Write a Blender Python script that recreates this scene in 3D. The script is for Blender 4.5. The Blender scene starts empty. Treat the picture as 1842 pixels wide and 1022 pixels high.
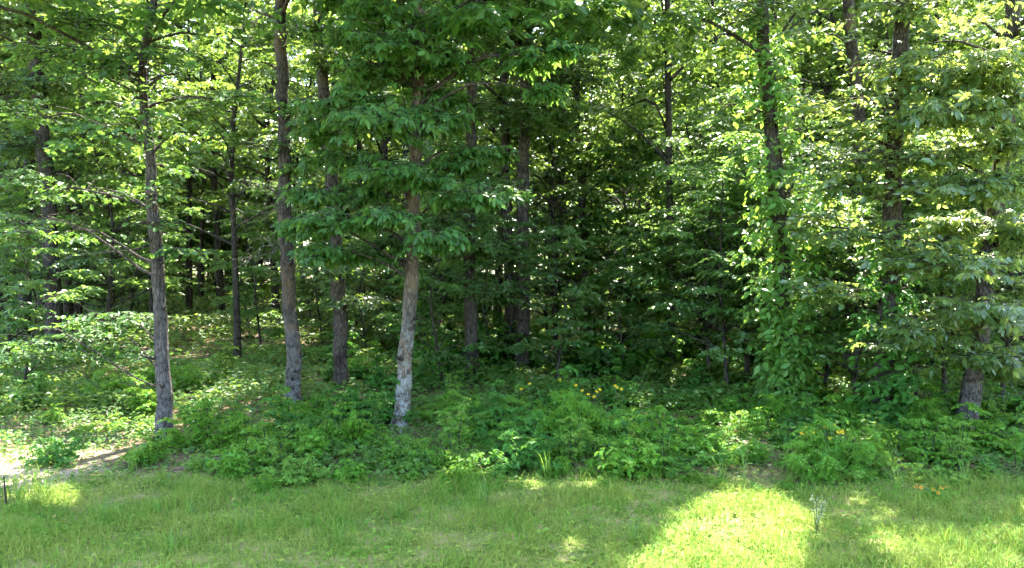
import bpy, math, random
import numpy as np
from mathutils import Matrix

# ------------------------------------------------------------------ camera, sky, sun, exposure
sc = bpy.context.scene
F, CAMH, HOR = 1400.0, 2.6, 495.0            # focal length in photo pixels, eye height, horizon row
cam_d = bpy.data.cameras.new('camera'); cam = bpy.data.objects.new('camera', cam_d)
sc.collection.objects.link(cam); sc.camera = cam
cam_d.sensor_width = 36.0; cam_d.lens = 36.0 * F / 1842.0
cam_d.clip_start = 0.1; cam_d.clip_end = 1000
cam.location = (0, 0, CAMH)
cam.rotation_euler = (math.radians(90) - math.atan((511 - HOR) / F), 0, 0)

SUN_EL, SUN_AZ = math.radians(61), math.radians(14)   # azimuth measured from +Y towards +X: beyond the wood
S = np.array([math.sin(SUN_AZ) * math.cos(SUN_EL), math.cos(SUN_AZ) * math.cos(SUN_EL), math.sin(SUN_EL)])
world = bpy.data.worlds.new('World'); sc.world = world; world.use_nodes = True
wn = world.node_tree
bg = wn.nodes['Background']
sky = wn.nodes.new('ShaderNodeTexSky'); sky.sky_type = 'NISHITA'; sky.sun_disc = False
sky.sun_elevation = SUN_EL; sky.sun_rotation = SUN_AZ
sky.dust_density = 2.0; sky.air_density = 1.0
wn.links.new(sky.outputs[0], bg.inputs[0]); bg.inputs[1].default_value = 0.15
sun_d = bpy.data.lights.new('sun', 'SUN'); sun_d.energy = 4.3; sun_d.angle = math.radians(0.53)
sun_d.color = (1.0, 0.94, 0.84)
sun = bpy.data.objects.new('sun', sun_d); sc.collection.objects.link(sun)
sun.rotation_euler = Matrix(((1, 0, 0), (0, 1, 0), (0, 0, 1))).to_euler()
from mathutils import Vector
sun.rotation_euler = Vector(S).to_track_quat('Z', 'Y').to_euler()
sun.location = (10, 30, 40)
sc.view_settings.view_transform = 'Standard'; sc.view_settings.look = 'None'
sc.view_settings.gamma = 1.0; sc.view_settings.use_curve_mapping = False
sc.view_settings.exposure = 3.35
cy = sc.cycles
cy.max_bounces = 8; cy.diffuse_bounces = 6; cy.glossy_bounces = 1; cy.transmission_bounces = 4
cy.use_adaptive_sampling = True; cy.adaptive_threshold = .02; cy.adaptive_min_samples = 12
cy.transparent_max_bounces = 4; cy.caustics_reflective = False; cy.caustics_refractive = False
cy.sample_clamp_indirect = 6.0

COL = sc.collection
rng = np.random.default_rng(7)
random.seed(7)

# ------------------------------------------------------------------ helpers
def gz(x, y):
    """height of the ground"""
    x = np.asarray(x, float); y = np.asarray(y, float)
    t = np.clip(y - 12.5, 0, 60)
    r = 0.045 * t * np.clip(t / 3.0, 0, 1)
    b = 0.035 * np.sin(x * 0.9 + 1.3) * np.sin(y * 0.8 + 0.4) + 0.02 * np.sin(x * 2.3 + y * 1.7) + 0.012 * np.sin(x * 5.1 - y * 3.3)
    return r + b * np.clip((y - 3) / 4, 0, 1)

def at(px, py, d):
    """photo pixel at distance d -> point"""
    return np.array([(px - 921.0) * d / F, d, CAMH - (py - HOR) * d / F])

def base_depth(py):
    d = F * CAMH / (py - HOR)
    return d if d < 12.6 else (F * CAMH + F * 0.5625) / (py - HOR + 63.0)

def norm(v):
    return v / np.maximum(np.linalg.norm(v, axis=-1, keepdims=True), 1e-9)

class Acc:
    def __init__(self): self.V = []; self.Fc = []; self.n = 0
    def add(self, V, Fa):
        V = np.asarray(V, np.float32).reshape(-1, 3); Fa = np.asarray(Fa, np.int64).reshape(-1, 3)
        self.V.append(V); self.Fc.append(Fa + self.n); self.n += len(V)
    def mesh(self, name, mat, origin=None, smooth=False):
        V = np.concatenate(self.V) if self.V else np.zeros((0, 3), np.float32)
        Fa = np.concatenate(self.Fc) if self.Fc else np.zeros((0, 3), np.int64)
        if origin is not None: V = V - np.asarray(origin, np.float32)
        me = bpy.data.meshes.new(name)
        me.vertices.add(len(V)); me.vertices.foreach_set('co', V.astype(np.float32).ravel())
        me.loops.add(len(Fa) * 3); me.loops.foreach_set('vertex_index', Fa.astype(np.int32).ravel())
        me.polygons.add(len(Fa)); me.polygons.foreach_set('loop_start', np.arange(0, len(Fa) * 3, 3, dtype=np.int32))
        me.polygons.foreach_set('use_smooth', np.full(len(Fa), smooth, dtype=bool))
        me.update(calc_edges=True); me.materials.append(mat)
        return me

def link(name, data, parent=None, loc=(0, 0, 0)):
    o = bpy.data.objects.new(name, data); COL.objects.link(o)
    o.location = loc
    if parent is not None: o.parent = parent
    return o

def tag(o, label, cat, group=None, kind=None):
    if label: o['label'] = label
    if cat: o['category'] = cat
    if group: o['group'] = group
    if kind: o['kind'] = kind
    return o

def tube(acc, pts, rad, seg=8, bump=0.0, ridges=0, cap=True, rg=None):
    pts = np.asarray(pts, float); rad = np.asarray(rad, float); n = len(pts)
    tan = np.gradient(pts, axis=0); tan = norm(tan)
    ref = np.array([0.31, 0.95, 0.05]) if abs(tan[:, 2]).mean() > 0.6 else np.array([0.05, 0.1, 0.99])
    a = norm(np.cross(tan, ref)); b = np.cross(tan, a)
    th = np.linspace(0, 2 * np.pi, seg, endpoint=False)
    R = np.repeat(rad[:, None], seg, 1)
    if bump and rg is not None:
        k = np.arange(n)[:, None]
        ph = rg.uniform(0, 6.28, 6)
        R = R * (1 + bump * (0.5 * np.sin(2 * th + ph[0] + 0.35 * k) + 0.4 * np.sin(3 * th + ph[1] - 0.5 * k) + 0.5 * np.sin(th + ph[2] + 0.9 * k))
                 + bump * 0.6 * rg.standard_normal((n, seg)))
    V = pts[:, None] + R[..., None] * (np.cos(th)[None, :, None] * a[:, None] + np.sin(th)[None, :, None] * b[:, None])
    i = np.arange(n - 1)[:, None] * seg; j = np.arange(seg)[None]; j2 = (j + 1) % seg
    A, B, C, D = (i + j), (i + j2), (i + seg + j2), (i + seg + j)
    Fa = np.concatenate([np.stack([A, B, C], -1).reshape(-1, 3), np.stack([A, C, D], -1).reshape(-1, 3)])
    V = V.reshape(-1, 3)
    if cap:
        V = np.concatenate([V, pts[-1:]]); c = len(V) - 1; o = (n - 1) * seg
        Fa = np.concatenate([Fa, np.stack([o + np.arange(seg), o + (np.arange(seg) + 1) % seg, np.full(seg, c)], -1)])
    acc.add(V, Fa)

def spline(pts, n):
    pts = np.asarray(pts, float); m = len(pts)
    P = np.concatenate([2 * pts[:1] - pts[1:2], pts, 2 * pts[-1:] - pts[-2:-1]])
    t = np.linspace(0, m - 1 - 1e-6, n); k = t.astype(int); f = (t - k)[:, None]
    p0, p1, p2, p3 = P[k], P[k + 1], P[k + 2], P[k + 3]
    return 0.5 * ((2 * p1) + (-p0 + p2) * f + (2 * p0 - 5 * p1 + 4 * p2 - p3) * f ** 2 + (-p0 + 3 * p1 - 3 * p2 + p3) * f ** 3)

# ------------------------------------------------------------------ leaf shapes (length 1 along +X, face +Z)
def T_simple():
    V = [(0, 0, 0), (.42, .27, .05), (1, 0, -.10), (.42, -.27, .05)]
    return np.array(V), np.array([(0, 3, 2), (0, 2, 1)])
def T_narrow():
    V = [(0, 0, 0), (.45, .24, .03), (1, 0, -.12), (.45, -.24, .03)]
    return np.array(V), np.array([(0, 3, 2), (0, 2, 1)])
def T_ovate(w=.24, droop=.16):
    V = [(0, 0, 0), (.26, w * .8, .03), (.62, w, -.02), (1, 0, -droop - .06), (.62, -w, -.02), (.26, -w * .8, .03), (.3, 0, -.03), (.64, 0, -.08)]
    Fa = [(0, 6, 1), (0, 5, 6), (5, 4, 7), (5, 7, 6), (6, 7, 2), (6, 2, 1), (4, 3, 7), (7, 3, 2)]
    return np.array(V), np.array(Fa)
def T_oak():
    half = [(.0, .0), (.14, .05), (.28, .20), (.36, .08), (.52, .30), (.62, .11), (.80, .22), (.86, .07), (1.0, .0)]
    V = [(x, y, .04 * math.sin(3 * x) - .12 * x * x) for x, y in half] + [(x, -y, .04 * math.sin(3 * x) - .12 * x * x) for x, y in half[1:-1]] + \
        [(.33, 0, -.03), (.58, 0, -.06), (.84, 0, -.1)]
    m = [16, 17, 18]  # midrib
    Fa = []
    up = list(range(9)); dn = [0] + list(range(9, 16)) + [8]
    def mid(i): return 0 if i < 1 else (m[0] if i < 4 else (m[1] if i < 6 else m[2]))
    for k in range(8):
        a, b = up[k], up[k + 1]; c = mid(k + 1)
        if c not in (a, b): Fa.append((a, c, b))
        a, b = dn[k], dn[k + 1]
        if c not in (a, b): Fa.append((a, b, c))
    Fa += [(0, m[0], 3), (3, m[0], m[1]), (3, m[1], 5), (5, m[1], m[2]), (5, m[2], 7)]
    Fa += [(0, 11, m[0])] + [(11, m[1], m[0]), (11, 13, m[1]), (13, m[2], m[1]), (13, 15, m[2])]
    return np.array(V), np.array(Fa)
def compose(leaf, items):
    V, Fa = leaf; VV = []; FF = []; n = 0
    for (x, y, z, ang, s, tilt) in items:
        c, sn = math.cos(ang), math.sin(ang)
        W = V * s
        X = np.stack([W[:, 0] * c - W[:, 1] * sn + x, W[:, 0] * sn + W[:, 1] * c + y, W[:, 2] - tilt * W[:, 0] + z], -1)
        VV.append(X); FF.append(Fa + n); n += len(V)
    return np.concatenate(VV), np.concatenate(FF)
def T_hickory(k=0, leaflet=None):
    r = random.Random(k)
    it = [(.44, 0, -.05, r.uniform(-.15, .15), .60, r.uniform(.3, .6)),
          (.40, .01, -.04, 1.0 + r.uniform(-.15, .15), .52, r.uniform(.25, .55)), (.40, -.01, -.04, -1.0 + r.uniform(-.15, .15), .52, r.uniform(.25, .55)),
          (.22, .01, 0, 1.35 + r.uniform(-.15, .15), .38, r.uniform(.2, .5)), (.22, -.01, 0, -1.35 + r.uniform(-.15, .15), .38, r.uniform(.2, .5))]
    V, Fa = compose(leaflet or T_ovate(.27, .14), it)
    st = np.array([(0, .008, 0), (0, -.008, 0), (.46, 0, -.05)]); 
    return np.concatenate([V, st]), np.concatenate([Fa, np.array([(0, 1, 2)]) + len(V)])
def T_pinnate(k=0):
    r = random.Random(k + 50); it = []
    for i in range(4):
        x = .16 + .20 * i; s = .36 - .03 * abs(i - 1.5)
        for sg in (1, -1): it.append((x, 0, -.10 * x * x, sg * (1.15 + r.uniform(-.12, .12)), s, r.uniform(.1, .5)))
    it.append((.88, 0, -.1, 0, .32, .3))
    return compose(T_narrow(), it)
def T_trifol():
    return compose(T_ovate(.34, .1), [(.3, 0, 0, 0, .62, .2), (.26, .02, 0, 1.25, .52, .2), (.26, -.02, 0, -1.25, .52, .2)])
TPL = {'simple': [T_simple()], 'narrow': [T_narrow()], 'ovate': [T_ovate()], 'oak': [T_oak()], 'hickory': [T_hickory(k) for k in range(4)],
       'hickory_far': [T_hickory(k, T_simple()) for k in range(4)], 'pinnate': [T_pinnate(k) for k in range(3)], 'trifol': [T_trifol()]}

def place(acc, tpl, P, X, N, s):
    """put copies of a leaf shape at P, along X, facing N, of size s"""
    if len(P) == 0: return
    V, Fa = tpl; V = V.astype(np.float32)
    X = norm(X); N = norm(N - (N * X).sum(-1, keepdims=True) * X); Y = np.cross(N, X)
    M = (V[None, :, 0, None] * X[:, None] + V[None, :, 1, None] * Y[:, None] + V[None, :, 2, None] * N[:, None]) * s[:, None, None] + P[:, None]
    n = len(V)
    acc.add(M.reshape(-1, 3), (Fa[None] + (np.arange(len(P)) * n)[:, None, None]).reshape(-1, 3))

class Leaves:
    """positions and frames of leaves, kept until they are turned into meshes"""
    def __init__(self): self.d = []
    def add(self, P, X, N, s): self.d.append((P, X, N, s))
    def cat(self):
        if not self.d: return [np.zeros((0, 3))] * 3 + [np.zeros(0)]
        return [np.concatenate([q[i] for q in self.d]) for i in range(4)]

def twigs(rg, L, c, rad, nt, nl, size, tip=0.0, updown=(-.25, .35), flat=.45, droop=.25, wood=None, hub=.35, jit=.25, lateral=.8, face=-.28):
    """a clump: nt twigs from near c spreading over the radii rad, nl leaves along each"""
    c = np.asarray(c, float); rad = np.asarray(rad, float)
    az = rg.uniform(0, 2 * np.pi, nt); up = rg.uniform(*updown, nt)
    D = norm(np.stack([np.cos(az), np.sin(az), up], -1))
    st = c + rg.normal(0, hub, (nt, 3)) * rad
    ln = rg.uniform(.55, 1.1, nt)
    E = D * rad * ln[:, None]
    t = np.linspace(max(tip, .12), 1.0, nl)[None, :] + rg.uniform(-.04, .04, (nt, nl))
    P = st[:, None] + E[:, None] * t[..., None]
    P[..., 2] -= droop * np.linalg.norm(E, axis=-1)[:, None] * t ** 2
    dn = norm(E)
    side = norm(np.cross(dn, np.array([0, 0, 1.0])))
    sg = np.where((np.arange(nl) % 2) == 0, 1.0, -1.0)[None, :, None]
    X = dn[:, None] * .55 + side[:, None] * sg * lateral + rg.normal(0, jit, (nt, nl, 3))
    X[..., 2] -= .22 + droop * .5
    N = np.array([0, face, 1.0]) + rg.normal(0, flat, (nt, nl, 3))
    s = size * rg.uniform(.5, 1.2, (nt, nl))
    L.add(P.reshape(-1, 3), X.reshape(-1, 3), N.reshape(-1, 3), s.reshape(-1))
    if wood is not None:
        for k in range(nt):
            e = st[k] + E[k]; e = e - np.array([0, 0, droop * np.linalg.norm(E[k])])
            m = st[k] + E[k] * .5 - np.array([0, 0, droop * .25 * np.linalg.norm(E[k])])
            tube(wood, [c * .3 + st[k] * .7, m, e], [.010, .007, .003], 3, cap=False)

# ------------------------------------------------------------------ sun gaps: openings in the canopy (ground outline, lowest leaf height removed, share removed)
def gp(*pp):
    out = []
    for px, py in pp:
        d = F * CAMH / (py - HOR); out.append(((px - 921.0) * d / F, d))
    return np.array(out)
GAPS = [
    (gp((1215, 925), (1290, 882), (1400, 878), (1462, 905), (1490, 960), (1475, 1040), (1420, 1200), (1180, 1200), (1110, 1040), (1165, 985)), 1.2, 1.0),
    (gp((1560, 935), (1640, 960), (1760, 945), (1860, 905), (1990, 960), (1900, 1200), (1500, 1200), (1590, 1060), (1540, 985)), 1.2, .93),
    (gp((1500, 890), (1570, 880), (1640, 915), (1600, 950), (1520, 930)), 1.2, .8),
    (gp((985, 985), (1045, 950), (1060, 1000), (1010, 1022)), 1.2, .93),
    (gp((-120, 780), (60, 785), (130, 800), (95, 850), (160, 905), (90, 925), (-20, 905), (-140, 930)), 2.9, 1.0),
    (gp((60, 765), (200, 755), (310, 770), (300, 820), (210, 858), (110, 850)), 3.2, .92),
    (gp((225, 1010), (300, 985), (330, 1050), (220, 1100)), 1.2, .8),
]
def in_poly(P2, poly):
    x, y = P2[:, 0], P2[:, 1]; r = np.zeros(len(x), bool); n = len(poly); j = n - 1
    for i in range(n):
        xi, yi = poly[i]; xj, yj = poly[j]
        c = ((yi > y) != (yj > y)) & (x < (xj - xi) * (y - yi) / (yj - yi + 1e-12) + xi)
        r ^= c; j = i
    return r
HIGH_GAPS = []      # openings that light up leaves further up: (centre point, radius, share)
def keep(P, rg):
    z = np.maximum(P[:, 2], 0)
    G = P[:, :2] - S[:2] / S[2] * z[:, None] + rg.normal(0, .05, (len(P), 2))
    k = np.ones(len(P), bool)
    for poly, zmin, pr in GAPS:
        k &= ~(in_poly(G, poly) & (P[:, 2] > zmin) & (rg.random(len(P)) < pr))
    for c, r, pr in HIGH_GAPS:
        v = P - c; t = v @ S; dd = np.linalg.norm(v - t[:, None] * S, axis=-1)
        k &= ~((t > .9 * r) & (dd < r) & (rg.random(len(P)) < pr))
    return k
for (px, py, d, r, pr) in [(1380, 200, 14.6, .9, 1.0), (1370, 330, 14.2, .9, 1.0), (1400, 420, 14.2, .9, 1.0), (1400, 520, 14.2, .8, .95), (1600, 285, 13.4, 1.5, .97),
                           (1730, 150, 12.8, 1.4, .97), (1700, 330, 13.0, 1.2, .95), (1550, 420, 13.3, .6, .8), (960, 110, 12.9, .5, .95), (1010, 80, 12.9, .4, .95),
                           (250, 130, 12.6, .8, .7), (160, 70, 13.0, .6, .7), (90, 360, 12.0, .45, .9), (230, 60, 12.8, .7, .8), (1460, 230, 15.0, .8, .8), (1480, 80, 15.5, .8, .8),
                           (1340, 20, 14.5, .7, .9), (1800, 60, 12.6, .6, .9), (1640, 400, 13.2, .5, .8), (1290, 440, 14.5, .4, .8), (510, 200, 15, .4, .8), (1330, 560, 14, .4, .8), (1420, 300, 14.5, 1.3, .95), (1500, 330, 14.5, 1.3, .92), (1760, 230, 12.6, 1.2, .9), (1600, 350, 13.5, 1.0, .85),
                           (1480, 130, 17, 1.2, .85), (1560, 200, 18, 1.3, .85), (1780, 420, 13, .7, .7), (180, 250, 12.4, .9, .6), (300, 120, 13, .8, .7), (190, 580, 13.3, .5, .7), (1240, 60, 18, 1.0, .8), (150, 345, 12.6, .6, .7)]:
    HIGH_GAPS.append((at(px, py, d), r, pr))
for (px, py, d, r, pr) in [(1130, 380, 21, .7, .9), (1160, 410, 21, .5, .9), (1190, 280, 22, .8, .85), (1050, 220, 20, .8, .85), (1000, 330, 20, .5, .85), (1120, 470, 20, .4, .9), (890, 440, 19, .4, .9), (1240, 400, 19, .5, .85), (960, 260, 20, .6, .8),
                           (1090, 130, 22, 1.0, .8), (780, 160, 19, .6, .8), (1260, 230, 20, .7, .8), (560, 120, 19, .7, .7)]:
    HIGH_GAPS.append((at(px, py, d), r, pr))
for (px, py, r) in [(1110, 628, .6), (1090, 660, .45), (640, 655, .6), (690, 668, .5), (760, 660, .5), (560, 620, .6), (480, 640, .6), (460, 600, .8), (380, 610, .7), (340, 640, .4), (590, 590, .6), (1240, 670, .35), (1010, 655, .5), (880, 650, .5), (960, 620, .5), (1170, 690, .25), (1320, 680, .35),
                    (1450, 690, .4), (1680, 690, .4), (1780, 680, .4), (1630, 720, .25), (200, 670, .4), (240, 690, .35), (700, 600, .7), (820, 620, .6), (620, 610, .6), (430, 575, 1.0), (340, 590, .9), (250, 620, .7), (120, 640, .6), (180, 600, .7), (520, 590, .8), (1300, 610, .6), (1070, 600, .7), (1190, 640, .35), (520, 660, .25)]:
    d = base_depth(py); g = at(px, py, d); HIGH_GAPS.append((g, r, .95))

# ------------------------------------------------------------------ materials
def nodes(name):
    m = bpy.data.materials.new(name); m.use_nodes = True; nt = m.node_tree
    for n in list(nt.nodes): nt.nodes.remove(n)
    out = nt.nodes.new('ShaderNodeOutputMaterial')
    return m, nt, out
def N_(nt, t, **kw):
    n = nt.nodes.new(t)
    for k, v in kw.items():
        if k in n.inputs: n.inputs[k].default_value = v
        else: setattr(n, k, v)
    return n
def ramp(nt, stops, fac=None):
    r = nt.nodes.new('ShaderNodeValToRGB'); e = r.color_ramp.elements
    while len(e) < len(stops): e.new(.5)
    for i, (p, c) in enumerate(stops): e[i].position = p; e[i].color = (*c, 1)
    if fac is not None: nt.links.new(fac, r.inputs[0])
    return r
def mixrgb(nt, a, b, fac, mode='MIX'):
    m = nt.nodes.new('ShaderNodeMix'); m.data_type = 'RGBA'; m.blend_type = mode
    for sock, v in ((m.inputs[6], a), (m.inputs[7], b)):
        if hasattr(v, 'links'): nt.links.new(v, sock)
        else: sock.default_value = (*v, 1)
    if hasattr(fac, 'links'): nt.links.new(fac, m.inputs[0])
    else: m.inputs[0].default_value = fac
    return m.outputs[2]
def math_(nt, op, a, b=0.0):
    m = nt.nodes.new('ShaderNodeMath'); m.operation = op
    for s_, v in ((m.inputs[0], a), (m.inputs[1], b)):
        if hasattr(v, 'links'): nt.links.new(v, s_)
        else: s_.default_value = v
    return m.outputs[0]

def leaf_mat(name, cols, trans, rough=.45, spec=.35, tfac=.42, val=(.75, 1.25)):
    m, nt, out = nodes(name)
    g = N_(nt, 'ShaderNodeNewGeometry'); oi = N_(nt, 'ShaderNodeObjectInfo')
    r = math_(nt, 'FRACT', math_(nt, 'ADD', g.outputs['Random Per Island'], math_(nt, 'MULTIPLY', oi.outputs['Random'], .999)))
    st = [(i / max(1, len(cols) - 1), c) for i, c in enumerate(cols)]
    rc = ramp(nt, st, r)
    r2 = math_(nt, 'FRACT', math_(nt, 'MULTIPLY', r, 17.31))
    v = N_(nt, 'ShaderNodeMapRange'); v.inputs['To Min'].default_value = val[0]; v.inputs['To Max'].default_value = val[1]
    nt.links.new(r2, v.inputs[0])
    hs = N_(nt, 'ShaderNodeHueSaturation'); nt.links.new(rc.outputs[0], hs.inputs['Color']); nt.links.new(v.outputs[0], hs.inputs['Value'])
    p = N_(nt, 'ShaderNodeBsdfPrincipled', Roughness=rough); p.inputs['Specular IOR Level'].default_value = spec
    nt.links.new(hs.outputs[0], p.inputs['Base Color'])
    t = N_(nt, 'ShaderNodeBsdfTranslucent')
    hs2 = N_(nt, 'ShaderNodeHueSaturation'); hs2.inputs['Color'].default_value = (*trans, 1); nt.links.new(v.outputs[0], hs2.inputs['Value'])
    nt.links.new(hs2.outputs[0], t.inputs['Color'])
    mx = N_(nt, 'ShaderNodeMixShader'); mx.inputs[0].default_value = tfac
    nt.links.new(p.outputs[0], mx.inputs[1]); nt.links.new(t.outputs[0], mx.inputs[2]); nt.links.new(mx.outputs[0], out.inputs[0])
    return m
M = {}
M['oak'] = leaf_mat('oak_leaf', [(.045, .12, .032), (.075, .165, .04), (.055, .135, .034)], (.25, .44, .06), tfac=.38, val=(.65, 1.25))
M['hick'] = leaf_mat('hickory_leaf', [(.036, .105, .028), (.058, .145, .034), (.044, .122, .028), (.075, .16, .036)], (.24, .42, .06), rough=.42, val=(.6, 1.3))
M['pinn'] = leaf_mat('pinnate_leaf', [(.045, .10, .028), (.07, .135, .035)], (.40, .52, .09), rough=.3, spec=.9)
M['vine'] = leaf_mat('vine_leaf', [(.055, .16, .03), (.085, .20, .038), (.115, .225, .042), (.06, .17, .032)], (.34, .54, .06), rough=.4)
M['canopy'] = leaf_mat('canopy_leaf', [(.038, .10, .032), (.058, .13, .04), (.035, .095, .034)], (.30, .45, .06), rough=.36, spec=.6, tfac=.38, val=(.6, 1.3))
M['sapling'] = leaf_mat('understory_leaf', [(.04, .11, .030), (.062, .14, .036)], (.28, .46, .08), rough=.34, spec=.7)
M['shrub'] = leaf_mat('shrub_leaf', [(.052, .172, .018), (.082, .215, .021), (.118, .25, .024)], (.28, .48, .05), rough=.5, spec=.2)
M['shrub_y'] = leaf_mat('bright_shrub_leaf', [(.085, .21, .03), (.13, .25, .04)], (.36, .52, .06), rough=.5, spec=.2)
M['shrub_d'] = leaf_mat('dark_shrub_leaf', [(.038, .135, .022), (.058, .165, .026)], (.2, .42, .06), rough=.5, spec=.2)
M['cover'] = leaf_mat('cover_leaf', [(.042, .125, .024), (.066, .155, .03), (.095, .18, .035)], (.30, .44, .06), rough=.42)
M['flower'] = leaf_mat('yellow_petal', [(.75, .52, .02), (.85, .62, .03)], (.85, .65, .05), spec=.2)
M['orange'] = leaf_mat('orange_petal', [(.70, .33, .02), (.75, .42, .03)], (.8, .4, .04), spec=.2)
M['white'] = leaf_mat('white_floret', [(.42, .44, .34), (.52, .52, .42)], (.4, .42, .3), spec=.2)
M['grass'] = leaf_mat('grass_blade', [(.048, .175, .018), (.068, .21, .02), (.10, .23, .022), (.06, .195, .02), (.145, .235, .026), (.26, .25, .07)], (.34, .44, .08), rough=.6, spec=.12, tfac=.3)
nt_ = M['grass'].node_tree                    # drier and lusher stretches of turf
hs_ = [n for n in nt_.nodes if n.type == 'HUE_SAT'][0]; pr_ = [n for n in nt_.nodes if n.type == 'BSDF_PRINCIPLED'][0]
tc_ = N_(nt_, 'ShaderNodeTexCoord'); nz_ = N_(nt_, 'ShaderNodeTexNoise', Scale=.9, Detail=5.0, Roughness=.65); nt_.links.new(tc_.outputs['Object'], nz_.inputs['Vector'])
dry_ = ramp(nt_, [(.42, (0, 0, 0)), (.64, (.6, .6, .6))], nz_.outputs[0]).outputs[0]
nt_.links.new(mixrgb(nt_, hs_.outputs[0], (.30, .31, .07), dry_), pr_.inputs['Base Color'])
M['tallgrass'] = leaf_mat('tall_grass_blade', [(.06, .16, .025), (.10, .20, .032)], (.3, .46, .05), rough=.4, tfac=.35)

def bark_mat(name, dark, light, lichen=None, lich_z=(0., 3.), lich_amt=.6, red=None):
    m, nt, out = nodes(name)
    tc = N_(nt, 'ShaderNodeTexCoord')
    mp = N_(nt, 'ShaderNodeMapping'); mp.inputs['Scale'].default_value = (15, 15, 4.2); nt.links.new(tc.outputs['Object'], mp.inputs[0])
    n1 = N_(nt, 'ShaderNodeTexNoise', Scale=1.6, Detail=7.0, Roughness=.65); nt.links.new(mp.outputs[0], n1.inputs['Vector'])
    vo = N_(nt, 'ShaderNodeTexVoronoi', Scale=1.5); vo.feature = 'DISTANCE_TO_EDGE'; nt.links.new(mp.outputs[0], vo.inputs['Vector'])
    n2 = N_(nt, 'ShaderNodeTexNoise', Scale=2.3, Detail=5.0, Roughness=.6); nt.links.new(tc.outputs['Object'], n2.inputs['Vector'])
    c = ramp(nt, [(.30, dark), (.70, light)], n1.outputs[0]).outputs[0]
    cr = ramp(nt, [(.0, (.25, .25, .25)), (.22, (1, 1, 1))], vo.outputs['Distance']).outputs[0]
    c = mixrgb(nt, c, cr, .7, 'MULTIPLY')
    c = mixrgb(nt, c, ramp(nt, [(.36, (.35, .33, .3)), (.5, (1, 1, 1))], n2.outputs[0]).outputs[0], .8, 'MULTIPLY')
    if red is not None:
        c = mixrgb(nt, c, red, ramp(nt, [(.5, (0, 0, 0)), (.62, (.7, .7, .7))], n2.outputs[0]).outputs[0])
    if lichen is not None:
        sp = N_(nt, 'ShaderNodeSeparateXYZ'); nt.links.new(tc.outputs['Object'], sp.inputs[0])
        mr = N_(nt, 'ShaderNodeMapRange'); mr.inputs['From Min'].default_value = lich_z[1]; mr.inputs['From Max'].default_value = lich_z[0]
        nt.links.new(sp.outputs[2], mr.inputs[0])
        n3 = N_(nt, 'ShaderNodeTexNoise', Scale=7.0, Detail=8.0, Roughness=.8); nt.links.new(tc.outputs['Object'], n3.inputs['Vector'])
        f = math_(nt, 'MULTIPLY', ramp(nt, [(.44, (0, 0, 0)), (.55, (1, 1, 1))], n3.outputs[0]).outputs[0], math_(nt, 'MULTIPLY', mr.outputs[0], lich_amt))
        c = mixrgb(nt, c, lichen, f)
    p = N_(nt, 'ShaderNodeBsdfPrincipled', Roughness=.9); p.inputs['Specular IOR Level'].default_value = .15
    nt.links.new(c, p.inputs['Base Color'])
    h = math_(nt, 'ADD', math_(nt, 'MULTIPLY', n1.outputs[0], .7), math_(nt, 'MINIMUM', vo.outputs['Distance'], .25))
    b = N_(nt, 'ShaderNodeBump', Strength=1.0, Distance=.05); nt.links.new(h, b.inputs['Height']); nt.links.new(b.outputs[0], p.inputs['Normal'])
    nt.links.new(p.outputs[0], out.inputs[0])
    return m
M['bark'] = bark_mat('brown_bark', (.042, .034, .029), (.145, .12, .10))
M['bark_dark'] = bark_mat('dark_bark', (.035, .03, .026), (.12, .10, .085))
M['bark_grey'] = bark_mat('grey_bark', (.045, .039, .034), (.145, .125, .11), (.25, .25, .245), (0, 2.2), .55, red=(.14, .09, .06))
M['bark_oak'] = bark_mat('patchy_oak_bark', (.04, .033, .029), (.14, .118, .102), (.24, .235, .235), (0, 2.4), .5)
M['bark_lichen'] = bark_mat('lichen_bark', (.055, .042, .032), (.18, .135, .10), (.33, .35, .32), (.2, 2.7), .8, red=(.17, .12, .07))
M['twig'] = bark_mat('twig_bark', (.045, .036, .03), (.12, .10, .08))
M['deadwood'] = bark_mat('dead_twig', (.16, .135, .11), (.34, .30, .25))
M['stem'] = leaf_mat('green_stem', [(.06, .12, .03), (.09, .13, .04)], (.2, .3, .05), tfac=.1)

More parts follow.
